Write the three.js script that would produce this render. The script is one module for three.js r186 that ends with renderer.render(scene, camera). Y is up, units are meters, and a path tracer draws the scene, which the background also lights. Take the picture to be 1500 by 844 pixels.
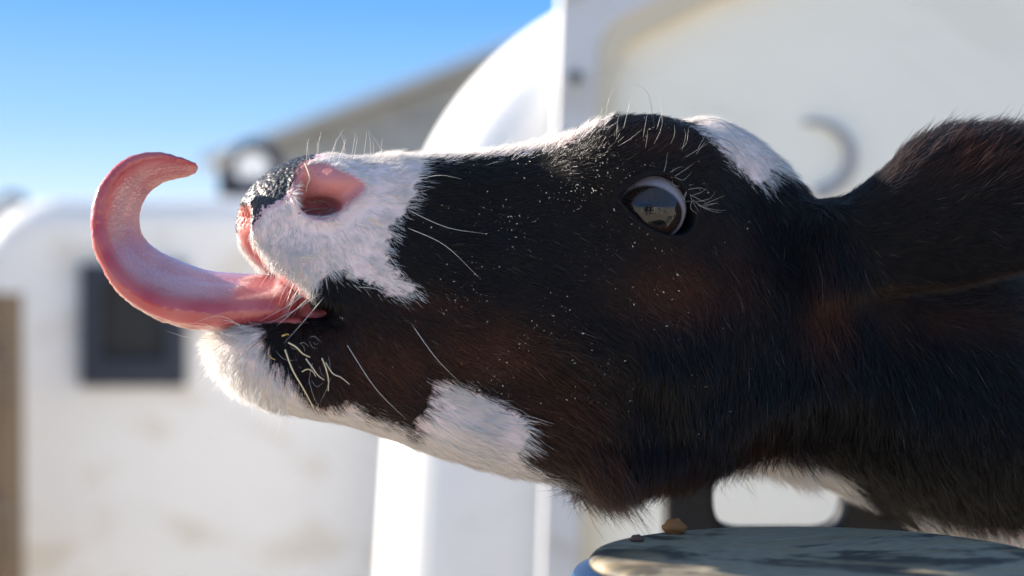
import * as THREE from 'three';
import { mergeGeometries } from 'three/addons/utils/BufferGeometryUtils.js';
import { ImprovedNoise } from 'three/addons/math/ImprovedNoise.js';
import { RoundedBoxGeometry } from 'three/addons/geometries/RoundedBoxGeometry.js';

// ---------------------------------------------------------------- camera, sky, sun, exposure
const scene = new THREE.Scene();
const EYE_Y = 1.15, CAM_Z = 0.9;
const camera = new THREE.PerspectiveCamera(2 * Math.atan(422 / 2700) * 180 / Math.PI, 1500 / 844, 0.02, 600);
camera.position.set(0, EYE_Y, CAM_Z);
camera.lookAt(0, EYE_Y, 0);
camera.focus = 0.895;
camera.userData.fStop = 4.4;

const SUN = new THREE.Vector3(-0.82, 0.34, -0.29).normalize();
{
  const W = 512, H = 256, d = new Float32Array(W * H * 4);
  const stops = [[-90, .34, .32, .30], [-4, .42, .44, .46], [0, .80, .90, .98], [2.5, .58, .77, .97], [5, .31, .57, .92], [9, .12, .38, .85], [20, .14, .37, .80], [45, .24, .41, .71], [90, .26, .41, .66]];
  for (let j = 0; j < H; j++) {
    const el = ((j + .5) / H - .5) * 180;
    let k = 0; while (k < stops.length - 2 && el > stops[k + 1][0]) k++;
    const a = stops[k], b = stops[k + 1], t = Math.min(1, Math.max(0, (el - a[0]) / (b[0] - a[0])));
    for (let i = 0; i < W; i++) {
      const ph = ((i + .5) / W - .5) * 2 * Math.PI, ce = Math.cos(el * Math.PI / 180);
      const dx = Math.cos(ph) * ce, dz = Math.sin(ph) * ce, dy = Math.sin(el * Math.PI / 180);
      const g = Math.max(0, dx * SUN.x + dy * SUN.y + dz * SUN.z), glow = el > 0 ? .5 * Math.pow(g, 10) + .15 * Math.pow(g, 3) : 0;
      const o = (j * W + i) * 4;
      for (let c = 0; c < 3; c++) d[o + c] = .41 * (a[c + 1] + (b[c + 1] - a[c + 1]) * t + glow * [1, .95, .85][c]);
      d[o + 3] = 1;
    }
  }
  const t = new THREE.DataTexture(d, W, H, THREE.RGBAFormat, THREE.FloatType);
  t.mapping = THREE.EquirectangularReflectionMapping; t.magFilter = t.minFilter = THREE.LinearFilter; t.needsUpdate = true;
  scene.background = t; scene.environment = t;
}
const sun = new THREE.DirectionalLight(new THREE.Color(1, .91, .79), 5);
sun.position.copy(SUN).multiplyScalar(20).add(new THREE.Vector3(0, 1, 0)); sun.target.position.set(0, 1, 0);
sun.castShadow = true; sun.shadow.mapSize.set(2048, 2048);
Object.assign(sun.shadow.camera, { left: -9, right: 9, top: 9, bottom: -9, near: .5, far: 60 });
scene.add(sun, sun.target);
const renderer = new THREE.WebGLRenderer();
renderer.toneMapping = THREE.LinearToneMapping; renderer.toneMappingExposure = 3.0;
renderer.shadowMap.enabled = true;

// ---------------------------------------------------------------- helpers
let seed = 12345;
const rnd = () => { seed = (seed + 0x6D2B79F5) | 0; let t = Math.imul(seed ^ (seed >>> 15), 1 | seed); t = (t + Math.imul(t ^ (t >>> 7), 61 | t)) ^ t; return ((t ^ (t >>> 14)) >>> 0) / 4294967296; };
const gauss = () => (rnd() + rnd() + rnd() + rnd() - 2) * 1.7;
const N = new ImprovedNoise();
const noise = (x, y, z) => N.noise(x, y, z);
const clamp = (x, a = 0, b = 1) => Math.min(b, Math.max(a, x));
const smooth = (a, b, x) => { const t = clamp((x - a) / (b - a)); return t * t * (3 - 2 * t); };
const mix = (a, b, t) => a + (b - a) * t;
const V = (x, y, z) => new THREE.Vector3(x, y, z);
const names = {};
const numbered = n => { const k = names[n] = (names[n] ?? -1) + 1; return k ? `${n}_${String(k).padStart(3, '0')}` : n; };
function mesh(name, geo, mat, parent) { const m = new THREE.Mesh(geo, mat); m.name = name; m.castShadow = m.receiveShadow = true; if (parent) parent.add(m); return m; }
function top(o, name, label, category, group) { o.name = numbered(name); o.userData.label = label; o.userData.category = category; if (group) o.userData.group = group; scene.add(o); return o; }
function structure(o, name) { o.name = name; o.userData.kind = 'structure'; scene.add(o); return o; }
function std(r, g, b, roughness = .7, extra = {}) { const { kind = 'MeshStandardMaterial', ...e } = extra; const m = new THREE[kind]({ roughness, ...e }); m.color.setRGB(r, g, b); return m; }
// a grain texture: base colour times layered noise, with blotches of a second colour
function grain(size, metres, fn) {
  const d = new Uint8Array(size * size * 4);
  for (let j = 0; j < size; j++) for (let i = 0; i < size; i++) {
    const c = fn(i / size, j / size), o = (j * size + i) * 4;
    for (let k = 0; k < 3; k++) { const x = clamp(c[k]); d[o + k] = 255 * (x <= .0031308 ? 12.92 * x : 1.055 * Math.pow(x, 1 / 2.4) - .055); }
    d[o + 3] = 255;
  }
  const t = new THREE.DataTexture(d, size, size); t.colorSpace = THREE.SRGBColorSpace; t.wrapS = t.wrapT = THREE.RepeatWrapping; t.magFilter = THREE.LinearFilter; t.repeat.set(1 / metres, 1 / metres); t.needsUpdate = true;
  return t;
}
// noise that tiles over the unit square
const tile = (u, v, f, z) => { const a = u * 2 * Math.PI, b = v * 2 * Math.PI, r = f / 6.283; return noise(Math.cos(a) * r + z, Math.sin(a) * r + Math.cos(b) * r * 1.7 + 11, Math.sin(b) * r * 1.7 + z * 3.1); };

// ---------------------------------------------------------------- ground
{
  const map = grain(512, 2.2, (u, v) => { const n = .5 + .35 * tile(u, v, 9, 1) + .3 * tile(u, v, 60, 4) + .4 * (rnd() - .5); return [.60 * (.72 + .45 * n), .515 * (.72 + .45 * n), .39 * (.72 + .45 * n)]; });
  const g = new THREE.PlaneGeometry(500, 500); g.rotateX(-Math.PI / 2);
  const uv = g.attributes.uv; for (let i = 0; i < uv.count; i++) uv.setXY(i, uv.getX(i) * 500, uv.getY(i) * 500);
  structure(mesh('ground', g, std(1, 1, 1, .95, { map })), 'ground');
}

// ---------------------------------------------------------------- hutches
const plasticMap = (r, g, b, dirt) => grain(512, 1.1, (u, v) => {
  const n = tile(u, v, 5, 2), m = tile(u, v, 16, 7), s = smooth(.12, .5, tile(u, v, 7, 9) + .35 * tile(u, v, 40, 3)) * dirt, f = 1 + .03 * n + .02 * m + .02 * (rnd() - .5);
  return [mix(r, .42, s) * f, mix(g, .36, s) * f, mix(b, .27, s) * f];
});
const whitePlastic = std(1, 1, 1, .42, { map: plasticMap(.80, .79, .77, .12) });
const greyPlastic = std(1, 1, 1, .5, { map: plasticMap(.62, .615, .61, .45) });
const creamPlastic = std(1, 1, 1, .5, { map: plasticMap(.92, .875, .74, .10) });
const tanPlastic = std(1, 1, 1, .6, { map: plasticMap(.66, .58, .43, .2) });
const navy = std(.009, .014, .028, .6), black = std(.006, .006, .007, .6);

function archShape(w, h, r, flare = 0) { // a flat-bottomed arch, w wide at the spring line, flaring towards the ground
  const s = new THREE.Shape(), hw = w / 2, b = hw + flare;
  s.moveTo(-b, 0); s.lineTo(b, 0); s.lineTo(hw, h - r); s.bezierCurveTo(hw, h - r * .44, hw - r * .44, h, hw - r, h);
  s.lineTo(-hw + r, h); s.bezierCurveTo(-hw + r * .44, h, -hw, h - r * .44, -hw, h - r); s.lineTo(-b, 0);
  return s;
}
function archGeo(w, h, r, depth, bevel, flare = 0) {
  const g = new THREE.ExtrudeGeometry(archShape(w - 2 * bevel, h - bevel, Math.max(.01, r - bevel), flare), { depth: depth - 2 * bevel, bevelSize: bevel, bevelThickness: bevel, bevelSegments: 10, curveSegments: 24 });
  g.translate(0, 0, -depth + bevel); // front face at z = 0
  return g;
}
function windowHutch(label, group, mat = greyPlastic) {
  const h = new THREE.Group();
  mesh('shell', archGeo(1.24, 1.35, .22, 1.9, .07, .05), mat, h);
  for (let k = 0; k < 3; k++) { const r = mesh('rib', archGeo(1.28, 1.372, .27, .09, .02, .05), mat, h); r.position.z = -.5 - k * .5; }
  const f = mesh('window_frame', new THREE.ExtrudeGeometry((() => { const s = new THREE.Shape(); s.moveTo(-.108, -.128); s.lineTo(.108, -.128); s.lineTo(.108, .128); s.lineTo(-.108, .128); const o = new THREE.Path(); o.moveTo(-.074, -.078); o.lineTo(-.074, .1); o.lineTo(.074, .1); o.lineTo(.074, -.078); s.holes.push(o); return s; })(), { depth: .03, bevelSize: .005, bevelThickness: .005, bevelSegments: 3 }), navy, h);
  f.position.set(-.232, 1.07, .001);
  const fl = mesh('window_flap', new RoundedBoxGeometry(.152, .186, .012, 2, .004), black, f); fl.position.set(0, .011, .002);
  const v = mesh('roof_vent', new THREE.TorusGeometry(.05, .0165, 16, 40), navy, h); v.position.set(.007, 1.417, -.12);
  const c = mesh('vent_cap', new THREE.CylinderGeometry(.046, .046, .02, 32), whitePlastic, v); c.rotation.x = Math.PI / 2;
  const b = mesh('vent_bracket', new RoundedBoxGeometry(.05, .075, .05, 3, .008), navy, v); b.position.set(-.055, -.028, -.02);
  const st = mesh('vent_stem', new THREE.CylinderGeometry(.03, .04, .07, 20), navy, v); st.position.set(0, -.06, -.01);
  return top(h, 'calf_hutch', label, 'calf hutch', group);
}
const hutchB = windowHutch('pale grey calf hutch with a dark framed window and a round roof vent');
hutchB.position.set(-.585, 0, -3.1);

// the domed hutch right behind the calf
const hutchA = new THREE.Group();
{
  hutchA.position.set(0, 0, -1.34); // plane of its front frame
  const body = mesh('shell', archGeo(1.72, 1.56, .42, 1.9, .10, .075), whitePlastic, hutchA); body.position.set(.708, 0, -.042);
  // porch frame: flat flange with an arched opening, then a bevelled tan lip, then the cream recessed panel
  const outline = (inset, sh = 0) => { const s = new THREE.Shape(); const x0 = .055 + inset, x1 = 1.44 - inset, yb = .12, yt = 1.500 - inset; const q = .045;
    s.moveTo(x0 - .05 + sh, yb); s.lineTo(x1 + .05, yb); s.lineTo(x1, yt - .06); s.quadraticCurveTo(x1, yt, x1 - q, yt + .03); s.quadraticCurveTo((x0 + x1) / 2, yt + .34, x0 + q, yt + .03); s.quadraticCurveTo(x0, yt + .012, x0, yt - .035); s.lineTo(x0 - .05 + sh, yb); return s; };
  const fl = outline(0); 
  const flange = new THREE.Shape(); { const s = flange; s.moveTo(.013, 0); s.lineTo(1.48, 0); s.lineTo(1.44, 1.55); s.quadraticCurveTo(1.4, 1.84, .75, 1.87); s.quadraticCurveTo(.2, 1.86, .064, 1.55); s.lineTo(.013, 0); }
  const hole = new THREE.Path(outline(.043).getPoints(16)); flange.holes.push(hole);
  const fm = mesh('front_flange', new THREE.ExtrudeGeometry(flange, { depth: .05, bevelSize: .006, bevelThickness: .006, bevelSegments: 3, curveSegments: 20 }), greyPlastic, hutchA); fm.position.z = -.045;
  const lip = outline(.0445); lip.holes.push(new THREE.Path(outline(.066).getPoints(16)));
  const lm = mesh('opening_lip', new THREE.ExtrudeGeometry(lip, { depth: .02, bevelSize: .003, bevelThickness: .012, bevelSegments: 4, curveSegments: 20 }), tanPlastic, hutchA); lm.position.z = -.028;
  const pm = mesh('recessed_panel', new THREE.ExtrudeGeometry(outline(.06), { depth: .016, bevelEnabled: false, curveSegments: 20 }), creamPlastic, hutchA); pm.position.z = -.041;
  // grey C-shaped tube added on the panel to draw its dark crescent
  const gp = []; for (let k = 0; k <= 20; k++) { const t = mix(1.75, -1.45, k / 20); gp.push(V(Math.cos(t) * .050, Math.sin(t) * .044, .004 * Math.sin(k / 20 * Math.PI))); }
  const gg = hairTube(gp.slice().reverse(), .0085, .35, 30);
  const gm = mesh('grey_crescent', gg, std(.34, .34, .36, .6), hutchA); gm.position.set(.366, 1.31, -.023);
  for (const [x, y] of [[.066, 1.515], [.060, 1.405], [.052, 1.18], [.042, .93], [.034, .70], [1.43, 1.4], [1.44, .9]]) { const b = mesh('bolt', new THREE.CylinderGeometry(.0075, .009, .007, 12), std(.10, .10, .11, .5), hutchA); b.rotation.x = Math.PI / 2; b.position.set(x + .016, y, .0135); }
  top(hutchA, 'domed_calf_hutch', 'white domed calf hutch with a cream recessed front panel behind the calf', 'calf hutch');
}
// more hutches of the row: one beyond the windowed hutch, and the facing row that the eye mirrors
for (const [x, z, turn, label] of [[-1.75, -5.4, 0, 'pale grey calf hutch standing behind the windowed hutch'], [1.75, 3.3, Math.PI, 'calf hutch of the facing row next to the two onlookers'], [-2.3, 4.6, Math.PI, 'calf hutch of the facing row standing back with bare ground before it'], [3.15, 3.3, Math.PI, 'calf hutch at the end of the facing row']]) {
  const c = hutchB.clone(); c.position.set(x, 0, z); c.rotation.y = turn; top(c, 'calf_hutch', label, 'calf hutch', 'calf hutches in rows');
}
hutchB.userData.group = 'calf hutches in rows';

// ---------------------------------------------------------------- barn far behind
{
  const b = new THREE.Group(); b.position.set(2.2, 0, -29);
  const map = grain(512, 4, (u, v) => { const n = tile(u, v, 6, 5) * .5 + tile(u, v, 30, 8) * .35 + .25 * noise(u * 3, v * 90, 2), s = 1 + .75 * n; return [.33 * s, .33 * s, .315 * s]; });
  const wood = std(1, 1, 1, .85, { map }), metal = std(.42, .42, .41, .7);
  const s = new THREE.Shape(); s.moveTo(-6.8, 0); s.lineTo(6.8, 0); s.lineTo(6.8, 3.2); s.lineTo(0, 5.75); s.lineTo(-6.8, 3.2);
  mesh('gable_wall', new THREE.ExtrudeGeometry(s, { depth: 16, bevelEnabled: false }), wood, b).position.z = -16;
  for (const k of [-1, 1]) {
    const r = mesh('roof', new RoundedBoxGeometry(7.7, .14, 17, 2, .03), metal, b); r.position.set(k * 3.6, 4.51, -8); r.rotation.z = -k * Math.atan2(2.55, 6.8);
  }
  for (const [x, y] of [[-4.05, 2.75], [-1.5, 3.4], [1.5, 3.4]]) { const w = mesh('vent_window', new RoundedBoxGeometry(.7, .3, .08, 2, .02), std(.06, .06, .058, .5), b); w.position.set(x, y, .03); }
  top(b, 'barn', 'weathered grey barn gable rising behind the hutches', 'barn');
}
// ---------------------------------------------------------------- wooden fence at the far side of the row
{
  const map = grain(256, .6, (u, v) => { const n = .6 * noise(u * 60, v * 3, 4) + .3 * tile(u, v, 9, 2), s = 1 + .4 * n; return [.12 * s, .088 * s, .06 * s]; });
  const wood = std(1, 1, 1, .9, { map });
  const f = new THREE.Group(); f.position.set(-1.24, 0, -2.88);
  for (const x of [0, -1.4]) { const p = mesh('post', new THREE.CylinderGeometry(.045, .052, 1.14, 14), wood, f); p.position.set(x + .19, .57, 0); }
  for (const y of [.35, .65, .95]) { const r = mesh('rail', new RoundedBoxGeometry(1.6, .11, .035, 2, .008), wood, f); r.position.set(-.55, y, .085); }
  top(f, 'wooden_fence', 'brown wooden fence post and rails before the windowed hutch', 'fence');
}

// ---------------------------------------------------------------- blue bucket with weathered lid, on a post, and the black feeding gate
{
  const g = new THREE.Group(); g.position.set(.137, 0, .078);
  const blue = std(.012, .05, .13, .4), lidMap = grain(512, .24, (u, v) => {
    const a = smooth(-.1, .45, tile(u, v, 4, 3) + .5 * tile(u, v, 14, 5) + .35 * tile(u, v, 40, 6)) * .9, b = smooth(.1, .4, tile(u, v, 8, 12)), k = 1 + .25 * tile(u, v, 50, 2) + .1 * (rnd() - .5);
    return [mix(mix(.25, .030, a), .27, b * .5) * k, mix(mix(.215, .027, a), .20, b * .5) * k, mix(mix(.155, .021, a), .11, b * .5) * k];
  });
  const sh = [[.082, .70], [.097, .98], [.103, 1.0], [.1115, 1.006], [.112, 1.019], [.109, 1.0235], [.09, 1.0245]].map(p => new THREE.Vector2(p[0], p[1]));
  mesh('shell', new THREE.LatheGeometry(sh, 64), blue, g);
  const lp = [[0, 1.0295], [.05, 1.03], [.096, 1.0312], [.1005, 1.0305], [.1025, 1.0285], [.1025, 1.0262], [.09, 1.0258]].reverse().map(p => new THREE.Vector2(p[0], p[1]));
  const lg = new THREE.LatheGeometry(lp, 64); { const p = lg.attributes.position, uv = lg.attributes.uv; for (let i = 0; i < p.count; i++) uv.setXY(i, p.getX(i), p.getZ(i)); }
  mesh('lid', lg, std(1, 1, 1, .7, { map: lidMap }), g);
  mesh('base', new THREE.CylinderGeometry(.082, .082, .012, 48), blue, g).position.y = .70;
  top(g, 'lidded_bucket', 'blue bucket with a weathered grey lid under the calf\'s jaw', 'bucket');
  const post = mesh('post', new RoundedBoxGeometry(.13, .69, .13, 3, .01), std(.2, .15, .1, .9)); post.position.set(.137, .345, .078); g.children[2].position.y = .698;
  top(post, 'bucket_post', 'square wooden post standing under the blue bucket', 'post');
  const cr = new THREE.SphereGeometry(.006, 20, 14); { const p = cr.attributes.position; for (let i = 0; i < p.count; i++) { const k = 1 + .35 * noise(p.getX(i) * 260, p.getY(i) * 260, p.getZ(i) * 260 + 4) + .15 * noise(p.getX(i) * 900, p.getY(i) * 900, p.getZ(i) * 900); p.setXYZ(i, p.getX(i) * k * 1.25, p.getY(i) * k * .8, p.getZ(i) * k); } cr.computeVertexNormals(); }
  const c1 = mesh('crumb', cr, std(.30, .11, .03, .85)); c1.scale.set(.72, .8, .72); c1.position.set(.0785, 1.034, .008);
  top(c1, 'feed_crumb', 'orange brown feed crumb lying on the bucket lid', 'crumb');
  const c2 = mesh('crumb', cr, std(.12, .05, .035, .8)); c2.scale.setScalar(.42); c2.position.set(.0585, 1.032, .035);
  top(c2, 'feed_crumb', 'tiny dark crumb on the bucket lid', 'crumb');
}
{
  const s = new THREE.Shape(); const x0 = .098, x1 = .325, y0 = .55, y1 = 1.058;
  s.moveTo(x0, y0); s.lineTo(x1, y0); s.lineTo(x1, y1 - .03); s.quadraticCurveTo(x1, y1, x1 - .03, y1); s.lineTo(x0 + .03, y1); s.quadraticCurveTo(x0, y1, x0, y1 - .03); s.lineTo(x0, y0);
  const slot = (a, b, lo, hi, r) => { const p = new THREE.Path(); p.moveTo(a + r, lo); p.quadraticCurveTo(a, lo, a, lo + r); p.lineTo(a, hi - r); p.quadraticCurveTo(a, hi, a + r, hi); p.lineTo(b - r, hi); p.quadraticCurveTo(b, hi, b, hi - r); p.lineTo(b, lo + r); p.quadraticCurveTo(b, lo, b - r, lo); p.lineTo(a + r, lo); s.holes.push(p); };
  slot(.118, .208, .997, 1.047, .024); slot(.118, .208, .62, .94, .02); slot(.25, .308, .62, .94, .02); slot(.256, .308, .985, 1.04, .018);
  const g = new THREE.Group();
  const pl = mesh('slotted_panel', new THREE.ExtrudeGeometry(s, { depth: .024, bevelSize: .005, bevelThickness: .005, bevelSegments: 3, curveSegments: 10 }), black, g); pl.position.z = -.25;
  for (const x of [.115, .308]) { const p = mesh('leg', new THREE.CylinderGeometry(.014, .014, .56, 16), black, g); p.position.set(x, .28, -.238); }
  top(g, 'feeding_gate', 'black slotted feeding gate behind the blue bucket', 'gate');
}

// ================================================================ the calf
// Head frame: u runs from muzzle to poll, v is up, w is sideways (positive to the photographer's side).
const YAW = 16 * Math.PI / 180, cY = Math.cos(YAW), sY = Math.sin(YAW);
const P0 = V(.076, EYE_Y, -.055);
// authoring aid: sketch coordinates (side elevation drawn on a 1500 x 844 sheet) to head frame and back
const FOC = 2700, D0 = CAM_Z - P0.z;
const sketch = (px, py, w = 0) => { const a = (px - 750) / FOC, u = (a * (D0 - w * cY) - P0.x - w * sY) / (cY - a * sY); return [u, -(py - 422) / FOC * (D0 + u * sY - w * cY)]; };
const toSketch = (u, v, w) => { const D = D0 + u * sY - w * cY; return [750 + FOC * (P0.x + u * cY + w * sY) / D, 422 - FOC * v / D]; };

function spline(pts, closed, n) { const c = new THREE.CatmullRomCurve3(pts.map(p => V(p[0], p[1], 0)), closed, 'centripetal'); return c.getSpacedPoints(n).map(p => [p.x, p.y]); }
function polyDist(P, x, y) { // signed distance to a closed polygon, negative inside
  let d = 1e9, s = 1;
  for (let i = 0, n = P.length, j = n - 1; i < n; j = i++) {
    const a = P[i], b = P[j], ex = b[0] - a[0], ey = b[1] - a[1], wx = x - a[0], wy = y - a[1];
    const t = clamp((wx * ex + wy * ey) / (ex * ex + ey * ey + 1e-12)), bx = wx - ex * t, by = wy - ey * t;
    d = Math.min(d, bx * bx + by * by);
    const c1 = y >= a[1], c2 = y < b[1], c3 = ex * wy > ey * wx;
    if ((c1 && c2 && c3) || (!c1 && !c2 && !c3)) s = -s;
  }
  return s * Math.sqrt(d);
}
// 2D fields on a 1 mm grid
const G = { u0: -.25, v0: -.16, h: .001, nu: 480, nv: 300 };
function field(fn) { const a = new Float32Array(G.nu * G.nv); for (let j = 0; j < G.nv; j++) for (let i = 0; i < G.nu; i++) a[j * G.nu + i] = fn(G.u0 + i * G.h, G.v0 + j * G.h); return a; }
function samp(a, u, v) {
  const x = clamp((u - G.u0) / G.h, 0, G.nu - 1.001), y = clamp((v - G.v0) / G.h, 0, G.nv - 1.001), i = x | 0, j = y | 0, fx = x - i, fy = y - j, o = j * G.nu + i;
  return (a[o] * (1 - fx) + a[o + 1] * fx) * (1 - fy) + (a[o + G.nu] * (1 - fx) + a[o + G.nu + 1] * fx) * fy;
}
const outline = [[468, 458], [450, 450], [430, 430], [404, 407], [379, 391], [358, 373], [344, 350], [341, 329], [347, 306], [362, 281], [385, 257], [411, 240], [441, 229], [474, 226], [505, 229], [535, 231], [570, 229], [620, 230], [680, 228], [740, 220], [790, 211], [840, 202], [890, 198], [940, 194], [985, 184], [1020, 176], [1050, 182], [1085, 199], [1116, 226], [1140, 258], [1160, 286], [1190, 308], [1226, 335], [1238, 440], [1222, 545], [1190, 590], [1150, 618], [1100, 648], [1050, 670], [1000, 692], [940, 705], [890, 711], [840, 706], [800, 700], [740, 692], [680, 677], [620, 659], [560, 637], [500, 619], [430, 605], [385, 592], [344, 563], [320, 530], [312, 502], [320, 482], [345, 470], [385, 464], [430, 464], [456, 463]];
const OUT = spline(outline.map(p => sketch(p[0], p[1], 0)), true, 260);
const fD = field((u, v) => polyDist(OUT, u, v));
// half width of the head (mm) at points of the side elevation
const wid = [[360, 330, 20], [400, 340, 28], [440, 300, 31], [420, 260, 26], [480, 265, 30], [480, 360, 36], [440, 400, 34], [540, 330, 36], [560, 400, 37], [540, 260, 28], [600, 300, 34], [620, 250, 27], [700, 300, 36], [700, 400, 41], [700, 245, 28], [780, 240, 32], [800, 300, 41], [800, 380, 45], [800, 460, 47], [870, 230, 44], [890, 270, 50], [880, 330, 50], [960, 230, 52], [965, 300, 53], [1050, 240, 48], [1050, 320, 56], [1100, 230, 38], [1140, 310, 46], [1190, 360, 50], [1000, 400, 58], [930, 400, 54], [1000, 500, 59], [1050, 600, 54], [1000, 680, 46], [900, 600, 47], [900, 500, 53], [860, 680, 38], [800, 620, 40], [740, 660, 33], [700, 600, 36], [700, 500, 42], [620, 620, 30], [600, 560, 34], [600, 480, 38], [520, 560, 33], [500, 500, 36], [450, 540, 33], [400, 500, 31], [400, 570, 30], [340, 530, 24], [340, 490, 24], [1130, 440, 62], [1130, 560, 58], [1200, 450, 56], [1150, 640, 50]];
const kern = (pts, sg) => { const P = pts.map(p => [...sketch(p[0], p[1], (p[2] || 40) / 1000), ...p.slice(2)]), n = P[0].length; return (u, v) => { let s = 1e-12; const r = new Array(n - 2).fill(0); for (const p of P) { const d = ((u - p[0]) ** 2 + (v - p[1]) ** 2) / (sg * sg), k = Math.exp(-d) + 1e-5 / (1 + d); s += k; for (let i = 2; i < n; i++) r[i - 2] += k * p[i]; } return n === 3 ? r[0] / s : r.map(x => x / s); }; };
const widK = kern(wid, .017);
// nostril: a hollow under the soft pink fold, deepest along its lower front edge
const NOS = spline([[441, 268], [443, 298], [458, 314], [480, 316], [502, 302], [532, 273], [517, 261], [498, 252], [478, 240], [455, 243]].map(p => sketch(p[0], p[1], .033)), true, 70);
const nosHi = sketch(500, 240, .033), nosLo = sketch(462, 308, .033), nosL = Math.hypot(nosLo[0] - nosHi[0], nosLo[1] - nosHi[1]), nosD = [(nosLo[0] - nosHi[0]) / nosL, (nosLo[1] - nosHi[1]) / nosL];
const nosB = sketch(490, 264, .033);
const fNos = field((u, v) => polyDist(NOS, u, v));
const fW = field((u, v) => {
  let w = widK(u, v) / 1000;
  const d = samp(fNos, u, v);
  if (d < .006) {
    const t = clamp(((u - nosHi[0]) * nosD[0] + (v - nosHi[1]) * nosD[1]) / nosL);
    w -= (.0004 + .020 * t * t) * smooth(.001, -.004, d);       // hollow
    w += .0042 * Math.exp(-(((u - nosB[0]) / .0085) ** 2 + ((v - nosB[1]) / .0062) ** 2)); // the fold bulges
    w += .0016 * Math.exp(-(((d - .0025) / .0022) ** 2));          // rim
  }
  return w;
});
const fR = field(kern([[430, 250, .024], [360, 330, .016], [420, 425, .006], [480, 455, .005], [520, 465, .016], [400, 470, .006], [330, 490, .012], [350, 560, .02], [450, 600, .02], [600, 650, .02], [800, 700, .022], [1000, 700, .024], [1100, 670, .026], [620, 230, .017], [700, 228, .017], [800, 210, .018], [900, 195, .024], [1020, 176, .026], [1100, 210, .028], [1200, 320, .03], [1220, 500, .03], [500, 230, .02], [480, 350, .022], [480, 550, .02], [800, 450, .03], [1000, 450, .03]].map(p => [p[0], p[1], p[2] * 1000]), .02)).map(x => x / 1000);
// eye
const eyeW = .0425, eyeC = (() => { const [u, v] = sketch(967, 302, .058); return V(u, v, eyeW); })(), eyeR = .0185;
const ALM = spline([[912, 290], [925, 272], [943, 261], [964, 257], [984, 264], [1001, 280], [1014, 301], [1018, 320], [1009, 338], [989, 344], [964, 339], [939, 325], [923, 308]].map(p => sketch(p[0], p[1], .057)), true, 90);
const fAlm = field((u, v) => polyDist(ALM, u, v));
// ear
const EAR = spline([[1165, 350], [1195, 306], [1240, 290], [1295, 252], [1345, 214], [1400, 190], [1460, 178], [1525, 180], [1590, 205], [1650, 258], [1625, 325], [1560, 376], [1490, 406], [1410, 424], [1330, 428], [1270, 424], [1225, 425], [1185, 420]].map(p => sketch(p[0], p[1], .050 + .058 * clamp((p[0] - 1185) / 330))), true, 120);
const fEar = field((u, v) => polyDist(EAR, u, v));
const earU = sketch(1185, 370, .06)[0];
const smin = (a, b, k) => { const h = clamp(.5 + .5 * (b - a) / k); return b + (a - b) * h - k * h * (1 - h); };
const smax = (a, b, k) => -smin(-a, -b, k);
const ell = (u, v, w, c, r) => { const x = (u - c[0]) / r[0], y = (v - c[1]) / r[1], z = (w - c[2]) / r[2], q = Math.sqrt(x * x + y * y + z * z); return (q - 1) * Math.min(r[0], r[1], r[2]); };
const cap = (x, y, z, a, b, ra, rb) => { const ex = b[0] - a[0], ey = b[1] - a[1], ez = b[2] - a[2], t = clamp(((x - a[0]) * ex + (y - a[1]) * ey + (z - a[2]) * ez) / (ex * ex + ey * ey + ez * ez)); return Math.hypot(x - a[0] - ex * t, y - a[1] - ey * t, z - a[2] - ez * t) - mix(ra, rb, t); };
const mouthC = [...sketch(458, 447, 0), 0];
const nosC = [...sketch(472, 302, .030), .0225];
const browC = [...sketch(948, 236, .045), .036], cheekC = [...sketch(900, 400, .05), .03];
const TRUNK = [[[.02, -.030, 0], [.16, -.050, 0], .048, .071], [[.16, -.050, 0], [.36, -.13, 0], .071, .11], [[.40, -.19, 0], [1.0, -.22, 0], .15, .175],
  [[.43, -.26, .085], [.42, -.62, .08], .07, .036], [[.42, -.62, .08], [.43, -1.08, .08], .036, .024], [[1.0, -.28, .09], [1.03, -.60, .09], .09, .042], [[1.03, -.60, .09], [1.08, -.78, .09], .042, .03], [[1.08, -.78, .09], [1.05, -1.08, .09], .03, .024],
  [[.43, -1.08, .08], [.415, -1.115, .08], .026, .034], [[1.05, -1.08, .09], [1.035, -1.115, .09], .026, .034]];
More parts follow.
